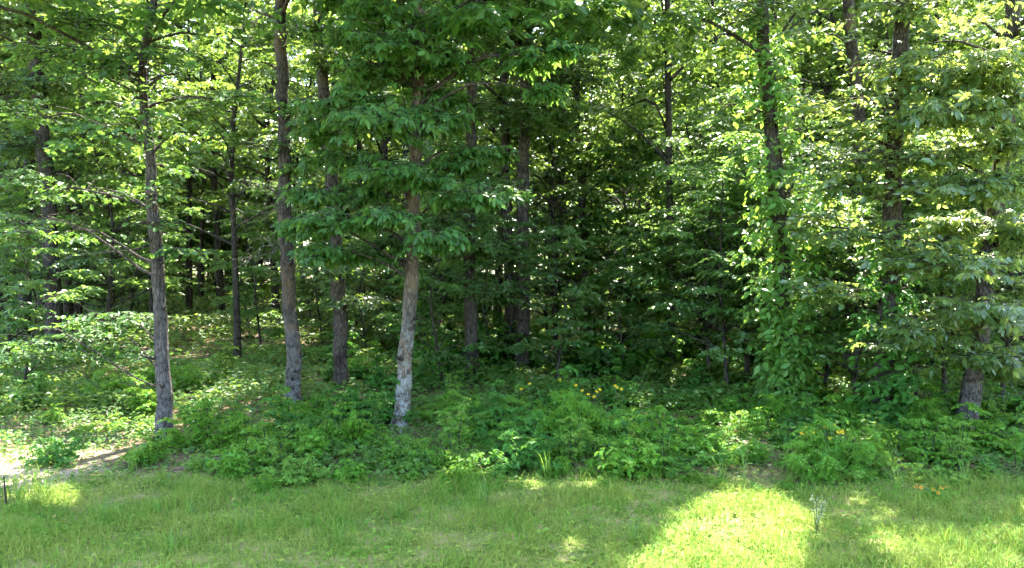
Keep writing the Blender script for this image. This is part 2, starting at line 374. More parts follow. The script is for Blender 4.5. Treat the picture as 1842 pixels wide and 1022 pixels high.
def ground_mat():
    m, nt, out = nodes('woodland_ground')
    tc = N_(nt, 'ShaderNodeTexCoord'); V = tc.outputs['Object']
    def noise(s, d=6.0, r=.6):
        n = N_(nt, 'ShaderNodeTexNoise', Scale=s, Detail=d, Roughness=r); nt.links.new(V, n.inputs['Vector']); return n.outputs[0]
    vo = N_(nt, 'ShaderNodeTexVoronoi', Scale=16.0); nt.links.new(V, vo.inputs['Vector'])
    litter = ramp(nt, [(.0, (.07, .045, .03)), (.35, (.16, .10, .065)), (.7, (.24, .17, .11)), (1, (.34, .26, .18))], vo.outputs['Color'])
    sepc = N_(nt, 'ShaderNodeSeparateColor'); nt.links.new(vo.outputs['Color'], sepc.inputs[0]); nt.links.new(sepc.outputs[0], litter.inputs[0])
    soil = ramp(nt, [(.3, (.06, .045, .03)), (.7, (.17, .125, .085))], noise(7)).outputs[0]
    c = mixrgb(nt, soil, litter.outputs[0], .6)
    sp = N_(nt, 'ShaderNodeSeparateXYZ'); nt.links.new(V, sp.inputs[0])
    # turf in front of the wood
    edge = math_(nt, 'ADD', sp.outputs[1], math_(nt, 'MULTIPLY', math_(nt, 'SUBTRACT', noise(.55, 4), .5), 3.0))
    turf = ramp(nt, [(.30, (.05, .095, .022)), (.48, (.12, .16, .035)), (.64, (.25, .20, .10))], noise(3.2, 8, .7)).outputs[0]
    mr = N_(nt, 'ShaderNodeMapRange'); mr.inputs['From Min'].default_value = 10.6; mr.inputs['From Max'].default_value = 9.9
    nt.links.new(edge, mr.inputs[0])
    c = mixrgb(nt, c, turf, mr.outputs[0])
    # bare sandy soil by the track
    dx = math_(nt, 'DIVIDE', math_(nt, 'ADD', sp.outputs[0], 8.3), 2.9); dy = math_(nt, 'DIVIDE', math_(nt, 'SUBTRACT', sp.outputs[1], 10.2), 1.7)
    rr = math_(nt, 'ADD', math_(nt, 'MULTIPLY', dx, dx), math_(nt, 'MULTIPLY', dy, dy))
    rr = math_(nt, 'ADD', rr, math_(nt, 'MULTIPLY', math_(nt, 'SUBTRACT', noise(1.6, 5), .5), 2.2))
    ms = N_(nt, 'ShaderNodeMapRange'); ms.inputs['From Min'].default_value = 1.15; ms.inputs['From Max'].default_value = .7
    nt.links.new(rr, ms.inputs[0])
    sand = ramp(nt, [(.3, (.26, .19, .13)), (.7, (.42, .33, .24))], noise(9, 6, .7)).outputs[0]
    c = mixrgb(nt, c, sand, ms.outputs[0])
    p = N_(nt, 'ShaderNodeBsdfPrincipled', Roughness=.95); p.inputs['Specular IOR Level'].default_value = .1
    nt.links.new(c, p.inputs['Base Color'])
    b = N_(nt, 'ShaderNodeBump', Strength=.7, Distance=.03); nt.links.new(noise(22, 5), b.inputs['Height']); nt.links.new(b.outputs[0], p.inputs['Normal'])
    nt.links.new(p.outputs[0], out.inputs[0])
    return m

# ------------------------------------------------------------------ ground
def build_ground():
    xs = np.concatenate([np.linspace(-600, -40, 12), np.linspace(-36, 36, 121), np.linspace(40, 600, 12)])
    ys = np.concatenate([np.linspace(-600, -4, 14), np.linspace(-2, 60, 125), np.linspace(64, 700, 14)])
    X, Y = np.meshgrid(xs, ys); Z = gz(X, Y)
    V = np.stack([X, Y, Z], -1).reshape(-1, 3); nx = len(xs)
    i = np.arange(len(ys) - 1)[:, None] * nx + np.arange(nx - 1)[None]
    i = i.reshape(-1); a = Acc()
    a.add(V, np.concatenate([np.stack([i, i + 1, i + nx + 1], -1), np.stack([i, i + nx + 1, i + nx], -1)]))
    o = link('ground', a.mesh('ground', ground_mat(), smooth=True)); o['kind'] = 'structure'
build_ground()

# ------------------------------------------------------------------ grass
def blades(acc, rg, P, h, w, lean):
    n = len(P); az = rg.uniform(0, 6.283, n); D = np.stack([np.cos(az), np.sin(az), np.zeros(n)], -1)
    th = rg.uniform(0, 6.283, n); W = np.stack([np.cos(th), np.sin(th), np.zeros(n)], -1) * w[:, None]
    up = np.array([0, 0, 1.0])
    m = P + D * (lean * h * .35)[:, None] + up * (h * .6)[:, None]
    t = P + D * (lean * h * 1.1)[:, None] + up * (h * (1 - .25 * lean))[:, None]
    V = np.stack([P - W, P + W, m - W * .75, m + W * .75, t], 1)
    Fa = np.array([(0, 1, 3), (0, 3, 2), (2, 3, 4)])
    acc.add(V.reshape(-1, 3), (Fa[None] + (np.arange(n) * 5)[:, None, None]).reshape(-1, 3))

def vnoise(x, y, s, seed):
    r = np.random.default_rng(seed); a = r.uniform(0, 6.28, (6, 3)); v = 0
    for k in range(6):
        f = s * (1 + .45 * k); v = v + np.sin(x * f * math.cos(a[k, 0]) + y * f * math.sin(a[k, 0]) + a[k, 1]) / (1 + .5 * k)
    return v / 3.2

def build_grass():
    rg = np.random.default_rng(11); n = 175000
    y = 6.2 + rg.random(n) ** .9 * 5.6; x = rg.uniform(-1, 1, n) * (y * .70 + .7)
    e = 10.15 + .45 * vnoise(x, y, .8, 3) + .25 * vnoise(x, y, 2.6, 4)
    dens = np.clip((e - y) / .8, 0.03, 1)
    bare = np.exp(-(((x + 8.3) / 2.7) ** 2 + ((y - 10.1) / 1.2) ** 2))
    dens *= 1 - .93 * np.clip(bare * 1.5, 0, 1)
    patch = .5 + .5 * vnoise(x, y, 1.7, 5)
    k = rg.random(n) < dens * np.clip(.15 + 1.3 * patch + .5 * vnoise(x, y, 4.2, 16), .12, 1)
    x, y, patch = x[k], y[k], patch[k]; n = len(x)
    P = np.stack([x, y, gz(x, y) - .005], -1)
    h = np.maximum((.04 + .15 * rg.random(n) ** 2.2) * (.35 + 1.05 * patch + .5 * vnoise(x, y, 5.5, 15)), .025)
    w = rg.uniform(.0025, .0055, n); a = Acc()
    blades(a, rg, P, h, w, rg.uniform(.2, 1.0, n))
    # broad little weeds among the blades
    m = 16000; yy = rg.uniform(6.3, 10.8, m); xx = rg.uniform(-1, 1, m) * (yy * .7 + .5)
    PP = np.stack([xx, yy, gz(xx, yy) + rg.uniform(.01, .06, m)], -1); az = rg.uniform(0, 6.28, m)
    kk = rg.random(m) < np.clip(.5 + .6 * vnoise(xx, yy, 2.3, 8), 0, 1)
    X = np.stack([np.cos(az), np.sin(az), rg.uniform(-.1, .5, m)], -1)
    place(a, TPL['simple'][0], PP[kk], X[kk], (np.array([0, 0, 1.0]) + rg.normal(0, .3, (m, 3)))[kk], rg.uniform(.03, .085, m)[kk])
    o = link('lawn_grass', a.mesh('lawn_grass', M['grass'])); tag(o, 'rough unmown grass strip in front of the forest', 'grass', kind='stuff')
build_grass()

# ------------------------------------------------------------------ low leafy cover on the forest floor
def build_cover():
    rg = np.random.default_rng(21); a = Acc()
    for (y0, y1, n, size, hh) in [(9.6, 14, 60000, .08, .27), (14, 22, 100000, .12, .40), (22, 38, 80000, .17, .55), (38, 62, 34000, .36, .9)]:
        y = rg.uniform(y0, y1, n); x = rg.uniform(-1, 1, n) * (y * .70 + 1.5)
        d = .66 + .55 * vnoise(x, y, .75, 31) + .45 * vnoise(x, y, 2.1, 32)
        if y0 < 10: d *= np.clip((y - 9.75 - .5 * vnoise(x, y, .8, 3) - .3 * vnoise(x, y, 2.6, 4)) / .8, 0.03, 1)
        d *= 1 - .8 * np.exp(-(((x + 8.3) / 2.2) ** 2 + ((y - 10.5) / 1.0) ** 2))
        k = rg.random(n) < np.clip(d, .06, 1); x, y, d = x[k], y[k], d[k]; n = len(x)
        P = np.stack([x, y, gz(x, y) + hh * rg.random(n) ** .8 * np.clip(d, .2, 1.1)], -1)
        az = rg.uniform(0, 6.283, n); X = np.stack([np.cos(az), np.sin(az), rg.uniform(-.5, .15, n)], -1)
        N = np.array([0, -.25, 1.0]) + rg.normal(0, .35, (n, 3))
        s = size * rg.uniform(.6, 1.3, n)
        place(a, TPL['simple'][0], P, X, N, s)
    o = link('ground_cover', a.mesh('ground_cover', M['cover'])); tag(o, 'low leafy cover spread over the forest floor', 'ground cover', kind='stuff')
build_cover()

# ------------------------------------------------------------------ hero trees
def trunk_obj(root, L, path, mat, rg, seg=18, flare=1.75):
    """path: (x, y, z, radius) from the ground up"""
    path = np.asarray(path, float); H = path[-1, 2] - path[0, 2]
    n = max(10, int(H / .22)); pr = spline(path, n)
    pts, r = pr[:, :3], np.maximum(pr[:, 3], .02)
    z = pts[:, 2] - pts[0, 2]; r = r * (1 + (flare - 1) * np.exp(-z / .16))
    w = np.cumsum(rg.normal(0, .011, (n, 2)), 0); w -= np.linspace(0, 1, n)[:, None] * w[-1] ; pts[:, :2] += w
    a = Acc(); tube(a, pts, r, seg, .05, rg=rg)
    V = a.V[0]; cz = np.repeat(pts, seg, 0); k = len(cz); off = V[:k] - cz; th = np.arctan2(off[:, 1], off[:, 0]); ph = rg.uniform(0, 6.28)
    V[:k] = cz + off * (1 + .28 * np.exp(-np.repeat(z, seg) / .14) * np.cos(5 * th + ph) + .05 * np.cos(9 * th + ph + np.repeat(z, seg) * 1.3))[:, None]
    for q in range(6):                          # snapped-off branch stubs
        i = int(rg.integers(int(.9 / .22), max(6, min(n - 2, int(6.5 / .22))))); t2 = rg.uniform(-3.3, .2); v = np.array([math.cos(t2), math.sin(t2), .35])
        sb = Acc(); tube(sb, [pts[i] + v * r[i] * .6, pts[i] + v * (r[i] + .05), pts[i] + v * (r[i] + rg.uniform(.08, .22))], [.030, .022, .014], 6, .1, rg=rg)
        link('stub', sb.mesh('stub', M['twig'], L, smooth=True), root)
    return link('trunk', a.mesh('trunk', mat, L, smooth=True), root), pts, r

def limb(root, L, p0, p1, r0, rg, mat, sag=.12, name='limb', side_twigs=3, r1=.006):
    p0 = np.asarray(p0, float); p1 = np.asarray(p1, float); ln = np.linalg.norm(p1 - p0)
    m = p0 * .5 + p1 * .5 + rg.normal(0, .06 * ln, 3) + np.array([0, 0, sag * ln])
    pts = spline([p0, p0 * .72 + m * .28 + rg.normal(0, .02 * ln, 3), m, m * .4 + p1 * .6 + rg.normal(0, .04 * ln, 3), p1], 9)
    a = Acc(); tube(a, pts, np.linspace(r0, r1, 9), 6)
    for k in range(side_twigs):
        i = rg.integers(3, 8); d = rg.normal(0, 1, 3); d[2] = abs(d[2]) * .4; d = norm(d) * ln * rg.uniform(.18, .4)
        q = pts[i]; tube(a, spline([q, q + d * .5 + rg.normal(0, .04, 3), q + d], 5), np.linspace(r0 * .35, .003, 5), 4, cap=False)
    return link(name, a.mesh(name, mat, L, smooth=True), root)

LEAFMESH = {}
def leaf_objects(parent, L, P, X, N, s, shape, mat, name='leaf'):
    X = norm(X); N = norm(N - (N * X).sum(-1, keepdims=True) * X); Y = np.cross(N, X)
    key = (shape, mat.name)
    if key not in LEAFMESH:
        LEAFMESH[key] = []
        for t in TPL[shape]:
            a = Acc(); a.add(*t); LEAFMESH[key].append(a.mesh(name, mat))
    ms = LEAFMESH[key]
    for i in range(len(P)):
        o = bpy.data.objects.new(name, ms[i % len(ms)]); COL.objects.link(o)
        B = np.eye(4); B[:3, 0] = X[i] * s[i]; B[:3, 1] = Y[i] * s[i]; B[:3, 2] = N[i] * s[i]; B[:3, 3] = P[i] - L
        o.parent = parent; o.matrix_basis = Matrix(B.tolist())

def split_leaves(q, n, rg, bias=.35):
    """indices of the n leaves that show largest in the picture (nearest and inside the frame)"""
    P, X, N, s = q
    px = 921 + P[:, 0] / P[:, 1] * F; py = HOR - (P[:, 2] - CAMH) / P[:, 1] * F
    ins = (px > 10) & (px < 1832) & (py > 8) & (py < 1000)
    sc_ = P[:, 1] + rg.normal(0, bias, len(P)) + np.where(ins, 0, 1e3)
    idx = np.argsort(sc_)[:n]; idx = idx[sc_[idx] < 500]
    m = np.zeros(len(P), bool); m[idx] = True
    return m

def crown_from(root, L, Lv, shape, mat, rg, singles=0, extra=None, spare=0.0):
    q = Lv.cat()
    k = keep(q[0], rg) | (rg.random(len(q[0])) < spare); q = [v[k] for v in q]
    a = Acc()
    m = split_leaves(q, singles, rg) if singles else np.zeros(len(q[0]), bool)
    r = ~m; nt = len(TPL[shape]); idx = np.nonzero(r)[0]
    tp_ = TPL.get(shape + '_far', TPL[shape])
    for j in range(nt):
        ii = idx[j::nt]; place(a, tp_[j], *[v[ii] for v in q])
    if extra is not None:                      # coarser leaves high above the frame
        qe = extra.cat(); k = keep(qe[0], rg); place(a, TPL['simple'][0], *[v[k] for v in qe])
    c = link('crown', a.mesh('crown', mat, L), root)
    if singles: c['kind'] = 'stuff'; leaf_objects(c, L, *[v[m] for v in q], shape, mat)
    return c

def upper_crown(rg, c, z0, z1, rx, n, size=.22, nl=20, nt=14, front=0.0):
    n = int(n * 1.5)
    """leaf clumps of the high canopy round the stem at c"""
    Lx = Leaves(); cl = []
    for k in range(n):
        z = z0 + (z1 - z0) * (k + rg.random()) / n; f = (z - z0) / (z1 - z0)
        R = rx * (1 - .55 * max(0, f - .35) ** 1.3) * math.sqrt(rg.uniform(.12, 1)); az = rg.uniform(0, 6.283)
        p = np.array([c[0] + R * math.cos(az), c[1] + R * math.sin(az) - front, z])
        r = rg.uniform(.75, 1.15); twigs(rg, Lx, p, (r, r, r * .45), nt, nl, size, hub=.25); cl.append(p)
    return Lx, cl

def hero(name, label, cat, base, path_px, wid, bark, shape, leafmat, clumps, leaf=.11, crown_top=17, crown_z0=7.0, rx=3.0, nup=34, singles=0, seed=1,
         dens=1.6, droop=.25, nl=None, front=.8, group=None, flat=.45, twig_wood=True, lean_d=0.0, limb_r=.035, updown=(-.25, .3), ext=0.0, spare=0.0):
    rg = np.random.default_rng(seed)
    d = base_depth(base[1]); bx = (base[0] - 921) * d / F; bz = float(gz(bx, d)); L = np.array([bx, d, bz])
    root = link(name, None, loc=L); root.empty_display_size = .3
    tag(root, label, cat, group)
    pts = [(bx, d, bz - .12, wid[0] * d / F / 2)]
    for k, (px, py) in enumerate(path_px):
        dd = d + lean_d * (k + 1) / len(path_px)
        p = at(px, py, dd); f = (k + 1) / len(path_px); pts.append((*p, (wid[0] * (1 - f) + wid[1] * f) * d / F / 2))
    pl = np.array(pts[-1]); pv = norm((np.array(pts[-1]) - np.array(pts[-2]))[:3])
    zt = pl[2]; top = crown_top
    for f in (.35, .7, 1.0):
        z = zt + (top - zt) * f; pts.append((pl[0] + pv[0] * (z - zt) * .6 + ext * f + rg.normal(0, .15), pl[1] + pv[1] * (z - zt) * .6, z, pl[3] * (1 - .85 * f)))
    _, tp, tr = trunk_obj(root, L, pts, M[bark], rg)
    Lv = Leaves(); wood = Acc()
    for c in clumps:
        px, py, rxp, ryp, do = c[:5]; de = c[5] if len(c) > 5 else 1.0
        p = at(px, py, d + do); rw = rxp * d / F; rh = ryp * d / F
        zt_ = p[2] - .25 * abs(p[0] - np.interp(p[2], tp[:, 2], tp[:, 0])) - .1
        i = int(np.argmin(abs(tp[:, 2] - max(zt_, bz + .9))))
        limb(root, L, tp[i], p, min(limb_r if p[2] > 2.6 else limb_r * .5, tr[i] * .6), rg, M['twig'])
        nt = max(6, int(dens * de * (14 + 60 * rw * max(rh, .25))))
        twigs(rg, Lv, p, (rw, rw * .85, max(rh, .12)), nt, nl or max(5, int(rw / (leaf * .42))), leaf, droop=droop, flat=flat, wood=wood if twig_wood and keep(p[None], rg)[0] else None, updown=updown)
    ex, cl = upper_crown(rg, tp[int(np.argmin(abs(tp[:, 2] - (crown_z0 + top) / 2)))], crown_z0, top + 1, rx, nup, front=front)
    for p in cl[::3]:
        if not keep(np.array([p, tp[int(np.argmin(abs(tp[:, 2] - (p[2] - .6))))] * .3 + p * .7]), rg).all(): continue
        i = int(np.argmin(abs(tp[:, 2] - (p[2] - .6)))); limb(root, L, tp[i], p, min(.05, tr[i] * .6), rg, M['twig'], side_twigs=2)
    if wood.n: link('twig', wood.mesh('twig', M['twig'], L), root)['kind'] = 'stuff'
    crown_from(root, L, Lv, shape, M[leafmat], rg, singles, ex, spare)
    return root, tp, tr, L

HERO = []
def H(*a, **k):
    r = hero(*a, **k); HERO.append((r[3][0], r[3][1])); return r

oak = H('oak_tree', 'small oak with patchy grey trunk leaning over the bare sandy ground', 'tree', (297, 790),
  [(291, 640), (281, 500), (272, 380), (264, 250), (258, 120)], (27, 14), 'bark_oak', 'oak', 'oak',
  [(150, 345, 100, 26, .3), (265, 345, 55, 30, -.3), (110, 425, 80, 14, .4, 1.2), (335, 452, 34, 12, -.4), (205, 575, 85, 26, .9, 1.5), (110, 615, 80, 24, 1.2, 1.4), (250, 630, 50, 24, .7, 1.2), (40, 640, 60, 22, 1.6, 1.2),
   (245, 175, 70, 55, -.2), (180, 120, 70, 45, -.6), (330, 130, 55, 45, 0), (200, 250, 85, 34, -.7), (335, 240, 55, 34, -.2), (90, 95, 70, 40, -.3), (60, 200, 55, 36, 0), (40, 320, 50, 34, -.2),
   (140, 40, 70, 40, -.6), (280, 40, 70, 40, -.3), (380, 60, 60, 40, .2), (400, 180, 60, 34, .4), (20, 420, 50, 20, 0), (300, 300, 60, 26, .4), (285, 400, 40, 14, -.5), (270, 100, 60, 40, -.6), (265, 215, 50, 30, -.7)],
  leaf=.15, crown_top=11.5, crown_z0=6.3, rx=2.9, nup=24, singles=300, seed=3, dens=1.6, spare=.18, droop=.12, limb_r=.03)
snag = H('bare_stemmed_tree', 'straight grey-brown trunk with bare dead twigs, behind the small oak', 'tree', (527, 728),
  [(524, 600), (519, 450), (515, 300), (511, 150), (509, 0)], (27, 19), 'bark_grey', 'oak', 'oak',
  [(505, 190, 40, 14, -.5, 1.3), (560, 195, 30, 12, -.2), (470, 110, 50, 22, -.3), (520, 60, 45, 22, -.6), (480, 260, 45, 20, -.2), (540, 300, 35, 16, -.3), (455, 330, 45, 18, .3), (440, 20, 60, 30, .2), (560, 60, 45, 30, .4)], leaf=.12, crown_top=18, crown_z0=8.0, rx=3.2, nup=34, seed=4)
hick = H('hickory_tree', 'leaning lichen-grey trunk with big drooping compound leaves, nearest the grass', 'tree', (717, 772),
  [(727, 650), (737, 530), (743, 440), (748, 300), (752, 150), (757, 0)], (28, 19), 'bark_lichen', 'hickory', 'hick',
  [(600, 395, 65, 26, -.8), (700, 385, 50, 20, -1.1, 1.2), (690, 215, 70, 34, -1.1, 1.2), (630, 185, 60, 34, -.6), (765, 312, 50, 24, -1.0), (850, 350, 58, 20, -.7), (785, 425, 42, 18, -1.2, 1.2), (590, 452, 45, 20, -.4),
   (705, 70, 55, 45, -.9), (660, 120, 60, 32, -.4), (800, 215, 60, 30, 0), (850, 270, 60, 28, .4), (620, 285, 55, 30, .3), (800, 110, 60, 36, -.2), (690, 20, 60, 30, -.6), (840, 30, 50, 32, .2),
   (560, 345, 50, 22, -.3), (660, 455, 45, 16, .2), (955, 105, 45, 20, -.6), (1015, 85, 30, 12, -.6), (975, 158, 20, 10, -.6), (700, 300, 55, 25, -.9), (800, 170, 45, 40, .3, .8), (650, 340, 50, 30, -.2, .8), (820, 300, 50, 40, .5), (580, 240, 45, 40, .5, .8), (700, 130, 50, 40, .4, .8), (690, 430, 40, 30, .6, .7), (640, 60, 60, 45, .3), (540, 410, 30, 18, .1)],
  leaf=.225, crown_top=14, crown_z0=6.6, rx=3.0, nup=30, singles=300, seed=5, dens=1.3, droop=.2, nl=7, flat=.42, limb_r=.03)
H('forked_tree', 'dark brown trunk forking high up, between the bare stem and the hickory', 'tree', (611, 697),
  [(606, 560), (599, 420), (590, 300), (577, 160), (566, 30)], (26, 18), 'bark', 'ovate', 'canopy',
  [(560, 30, 60, 35, -.3), (610, 110, 60, 30, -.4), (560, 470, 55, 22, -.4), (590, 480, 45, 20, -.9), (640, 540, 50, 20, -.2), (520, 250, 50, 25, .4), (560, 300, 60, 30, .5)], leaf=.12, crown_top=18, rx=3.2, seed=6)
H('straight_dark_tree', 'straight dark trunk standing behind the hickory on its sunward side', 'tree', (850, 686),
  [(848, 560), (847, 430), (848, 280), (850, 120)], (24, 17), 'bark_dark', 'ovate', 'sapling',
  [(800, 400, 70, 34, -.5), (880, 440, 80, 34, -.4), (790, 300, 70, 34, 0), (870, 330, 70, 34, .2), (900, 520, 60, 26, -.5), (830, 200, 80, 40, .3), (930, 200, 60, 34, .4), (810, 500, 50, 22, -.3)], leaf=.11, crown_top=16, crown_z0=7.5, rx=3.4, nup=46, front=2.5, seed=7)
H('twin_trunk', 'greyish twin trunk, the thicker of the close-set pair', 'tree', (938, 662),
  [(938, 520), (938, 400), (940, 250), (943, 0)], (24, 19), 'bark', 'ovate', 'canopy',
  [(960, 30, 70, 35, -.3), (1020, 140, 70, 35, -.2), (900, 60, 60, 35, 0), (1000, 220, 70, 35, .4)], leaf=.12, crown_top=19, rx=3.8, nup=50, front=3.6, seed=8)
H('twin_trunk', 'thinner dark twin trunk, half hidden by the hickory leaves', 'tree', (913, 655),
  [(913, 520), (912, 400), (909, 250), (906, 60)], (19, 14), 'bark', 'ovate', 'canopy',
  [(880, 20, 70, 35, .2), (830, 90, 60, 35, .5)], leaf=.12, crown_top=18, crown_z0=9, rx=2.6, nup=22, seed=9)
vt = H('vine_clad_tree', 'tall trunk wrapped in a bright leafy climber', 'tree', (1409, 737),
  [(1409, 600), (1406, 450), (1398, 320), (1388, 200), (1371, 0)], (29, 22), 'bark', 'ovate', 'canopy',
  [(1330, 25, 80, 35, -.4), (1440, 60, 80, 40, .2), (1340, 110, 60, 35, .4), (1470, 150, 80, 40, .5), (1300, 200, 70, 35, .8), (1450, 230, 70, 35, .7)], leaf=.12, crown_top=18, rx=3.0, seed=10, ext=1.6)
vt2 = H('ivy_footed_tree', 'thick dark trunk with dull creeper round its foot and glinting leaves above', 'tree', (1592, 768),
  [(1598, 620), (1606, 480), (1612, 340), (1618, 180), (1622, 30)], (36, 24), 'bark_dark', 'ovate', 'pinn',
  [(1600, 285, 105, 28, -.6, 1.2), (1520, 330, 65, 24, -.4), (1560, 420, 85, 30, -.7), (1640, 455, 80, 30, -.8), (1490, 520, 70, 26, -.4), (1690, 560, 70, 28, -.1), (1600, 180, 80, 35, .4),
   (1500, 180, 70, 30, .3), (1560, 90, 70, 40, .4), (1470, 400, 60, 26, .2), (1650, 340, 80, 28, -.7, 1.2), (1540, 240, 70, 28, .1), (1615, 120, 70, 40, -.5), (1610, 220, 60, 30, -.6), (1625, 20, 70, 35, -.4)],
  leaf=.155, crown_top=14, crown_z0=7.2, rx=2.8, nup=24, singles=300, seed=11, dens=1.5, nl=9, droop=.12, flat=.5, updown=(-.5, .8))
rt = H('airy_tree', 'leaning trunk with airy sunlit drooping leaves, farthest from the sandy patch', 'tree', (1740, 775),
  [(1752, 660), (1770, 520), (1788, 400), (1804, 280), (1814, 120), (1820, 0)], (33, 22), 'bark_oak', 'hickory', 'pinn',
  [(1760, 125, 85, 45, -.8, 1.1), (1715, 205, 85, 30, -.9, 1.2), (1800, 255, 60, 34, -.5), (1690, 160, 70, 26, -.4), (1755, 335, 75, 32, -.8), (1700, 470, 90, 30, -.8), (1780, 560, 85, 30, -.9), (1650, 600, 70, 26, -.5), (1825, 420, 50, 40, -.3),
   (1830, 60, 60, 40, -.3), (1740, 40, 70, 35, -.3), (1680, 280, 70, 26, -.2), (1770, 640, 80, 28, -.6), (1830, 660, 60, 30, -.2), (1720, 400, 70, 26, .3), (1660, 80, 60, 34, .5), (1830, 520, 50, 30, 0), (1800, 330, 60, 30, -.8), (1815, 170, 50, 35, -.6)],
  leaf=.20, crown_top=13, crown_z0=7.0, rx=2.8, nup=22, singles=300, seed=12, dens=1.8, nl=8, droop=.05, flat=.5, updown=(-.5, .8))
H('old_oak_tree', 'thick dark oak trunk with a few leafy creepers, behind the small oak', 'tree', (97, 658),
  [(93, 560), (87, 430), (77, 300), (68, 130), (62, 0)], (27, 22), 'bark_dark', 'ovate', 'canopy',
  [(60, 150, 80, 26, -.4), (30, 40, 80, 35, -.2), (120, 30, 70, 30, .2), (40, 250, 70, 30, .2), (110, 120, 60, 26, .5), (30, 480, 60, 20, -.3), (160, 470, 60, 18, -.3)], leaf=.12, crown_top=19, rx=3.4, seed=13)
H('scarred_tree', 'pale grey trunk rising behind the glinting leaves, beyond the vine-clad tree', 'tree', (1533, 690),
  [(1536, 560), (1539, 380), (1541, 260), (1536, 140), (1527, 0)], (27, 19), 'bark_grey', 'ovate', 'canopy',
  [(1480, 60, 70, 35, 0), (1590, 110, 70, 35, .2), (1470, 280, 70, 30, -.2), (1600, 230, 60, 30, .4)], leaf=.12, crown_top=18, rx=3.0, seed=14)

# ------------------------------------------------------------------ dead branches, climbers
def dead_branch(label, root, pts_px, d, r):
    rg = np.random.default_rng(int(pts_px[0][0])); p = [at(x, y, d - .15 * k) for k, (x, y) in enumerate(pts_px)]
    a = Acc(); sp = spline(p, 14); tube(a, sp, np.linspace(r, .004, 14), 5)
    for k in range(9):
        i = rg.integers(3, 13); v = norm(np.array([rg.normal(-.5, .7), rg.normal(0, .7), rg.normal(-.2, .6)])) * rg.uniform(.2, .6)
        tube(a, spline([sp[i], sp[i] + v * .5 + rg.normal(0, .05, 3), sp[i] + v], 5), np.linspace(.008, .003, 5), 4, cap=False)
    L = np.array(root.location); o = link('dead_branch', a.mesh('dead_branch', M['deadwood'], L, smooth=True), root)
d2 = snag[3][1]
for pp in ([(516, 365), (480, 385), (450, 380), (415, 400)], [(516, 430), (490, 455), (480, 490)], [(514, 400), (495, 440), (470, 445), (440, 480)], [(512, 20), (480, 25), (440, 60)], [(518, 345), (550, 350), (570, 362)]):
    dead_branch('', snag[0], pp, d2, .016)
for pp in ([(100, 480), (130, 460), (190, 455), (260, 445)], [(90, 470), (60, 445), (40, 435)]):
    dead_branch('', bpy.data.objects['old_oak_tree'], pp, 14.0 if False else bpy.data.objects['old_oak_tree'].location[1] - .3, .022)

def climber(label, tp, tr, z0, z1, n, singles, size, spread, shape, mat, seed, bulge=1.0):
    rg = np.random.default_rng(seed); L = np.array([tp[0, 0], tp[0, 1] - tr[0] - .02, float(gz(tp[0, 0], tp[0, 1]))])
    root = link('climbing_vine', None, loc=L); root.empty_display_size = .2; tag(root, label, 'vine')
    for k in range(3):                          # twisting stems on the bark
        a = Acc(); z = np.linspace(L[2] - .03, z1, 30); th = -1.6 + (k - 1) * .8 + .7 * np.sin(z * 1.1 + k * 2)
        c = np.stack([np.interp(z, tp[:, 2], tp[:, i]) for i in (0, 1)], -1); r = np.interp(z, tp[:, 2], tr) + .012
        tube(a, np.stack([c[:, 0] + r * np.cos(th), c[:, 1] + r * np.sin(th), z], -1), np.linspace(.018, .006, 30), 5)
        link('stem', a.mesh('stem', M['twig'], L, smooth=True), root)
    nb = n // 9; Lv = Leaves(); wood = Acc()
    z = z0 + (z1 - z0) * rg.random(nb) ** 1.6
    th = np.where(rg.random(nb) < .5, rg.uniform(-3.6, -1.85, nb), rg.uniform(-1.3, .5, nb)); th = np.where((z < .45 * z1) & (rg.random(nb) < .45), rg.uniform(-2.4, -.8, nb), th)
    c = np.stack([np.interp(z, tp[:, 2], tp[:, i]) for i in (0, 1)], -1); r = np.interp(z, tp[:, 2], tr)
    f = (z - z0) / (z1 - z0)
    out = spread * rg.random(nb) ** 1.6 * (.45 + bulge * np.sin(np.pi * np.clip(f, 0, 1)) * .8)
    P = np.stack([c[:, 0] + (r + .05 + out) * np.cos(th), c[:, 1] + (r + .05 + out) * np.sin(th), z], -1)
    for k in range(nb):
        rr = size * rg.uniform(1.0, 1.9)
        twigs(rg, Lv, P[k], (rr, rr, rr * .7), 3, 3, size, flat=.35, droop=.35, hub=.2, updown=(-.5, .3))
        if out[k] > .15: q0 = np.array([c[k, 0], c[k, 1], z[k] - .1]); tube(wood, spline([q0, (q0 + P[k]) / 2 + [0, 0, .05], P[k]], 5), np.linspace(.008, .004, 5), 4, cap=False)
    if wood.n: link('tendril', wood.mesh('tendril', M['twig'], L), root)['kind'] = 'stuff'
    q = Lv.cat(); q[2] = q[2] + np.array([0, -.55, 0]) 
    m = split_leaves(q, singles, rg, .12); a = Acc(); place(a, TPL[shape][0], *[v[~m] for v in q])
    fo = link('foliage', a.mesh('foliage', M[mat], L), root); fo['kind'] = 'stuff'
    leaf_objects(root, L, *[v[m] for v in q], shape, M[mat])
climber('bright green climber wrapped round the tall trunk from foot to fork', vt[1], vt[2], .25, 7.2, 4200, 300, .18, .5, 'ovate', 'vine', 31)
climber('dull creeper covering the foot of the thick dark trunk', vt2[1], vt2[2], .3, 3.2, 1300, 250, .16, .45, 'ovate', 'shrub_d', 32, .7)

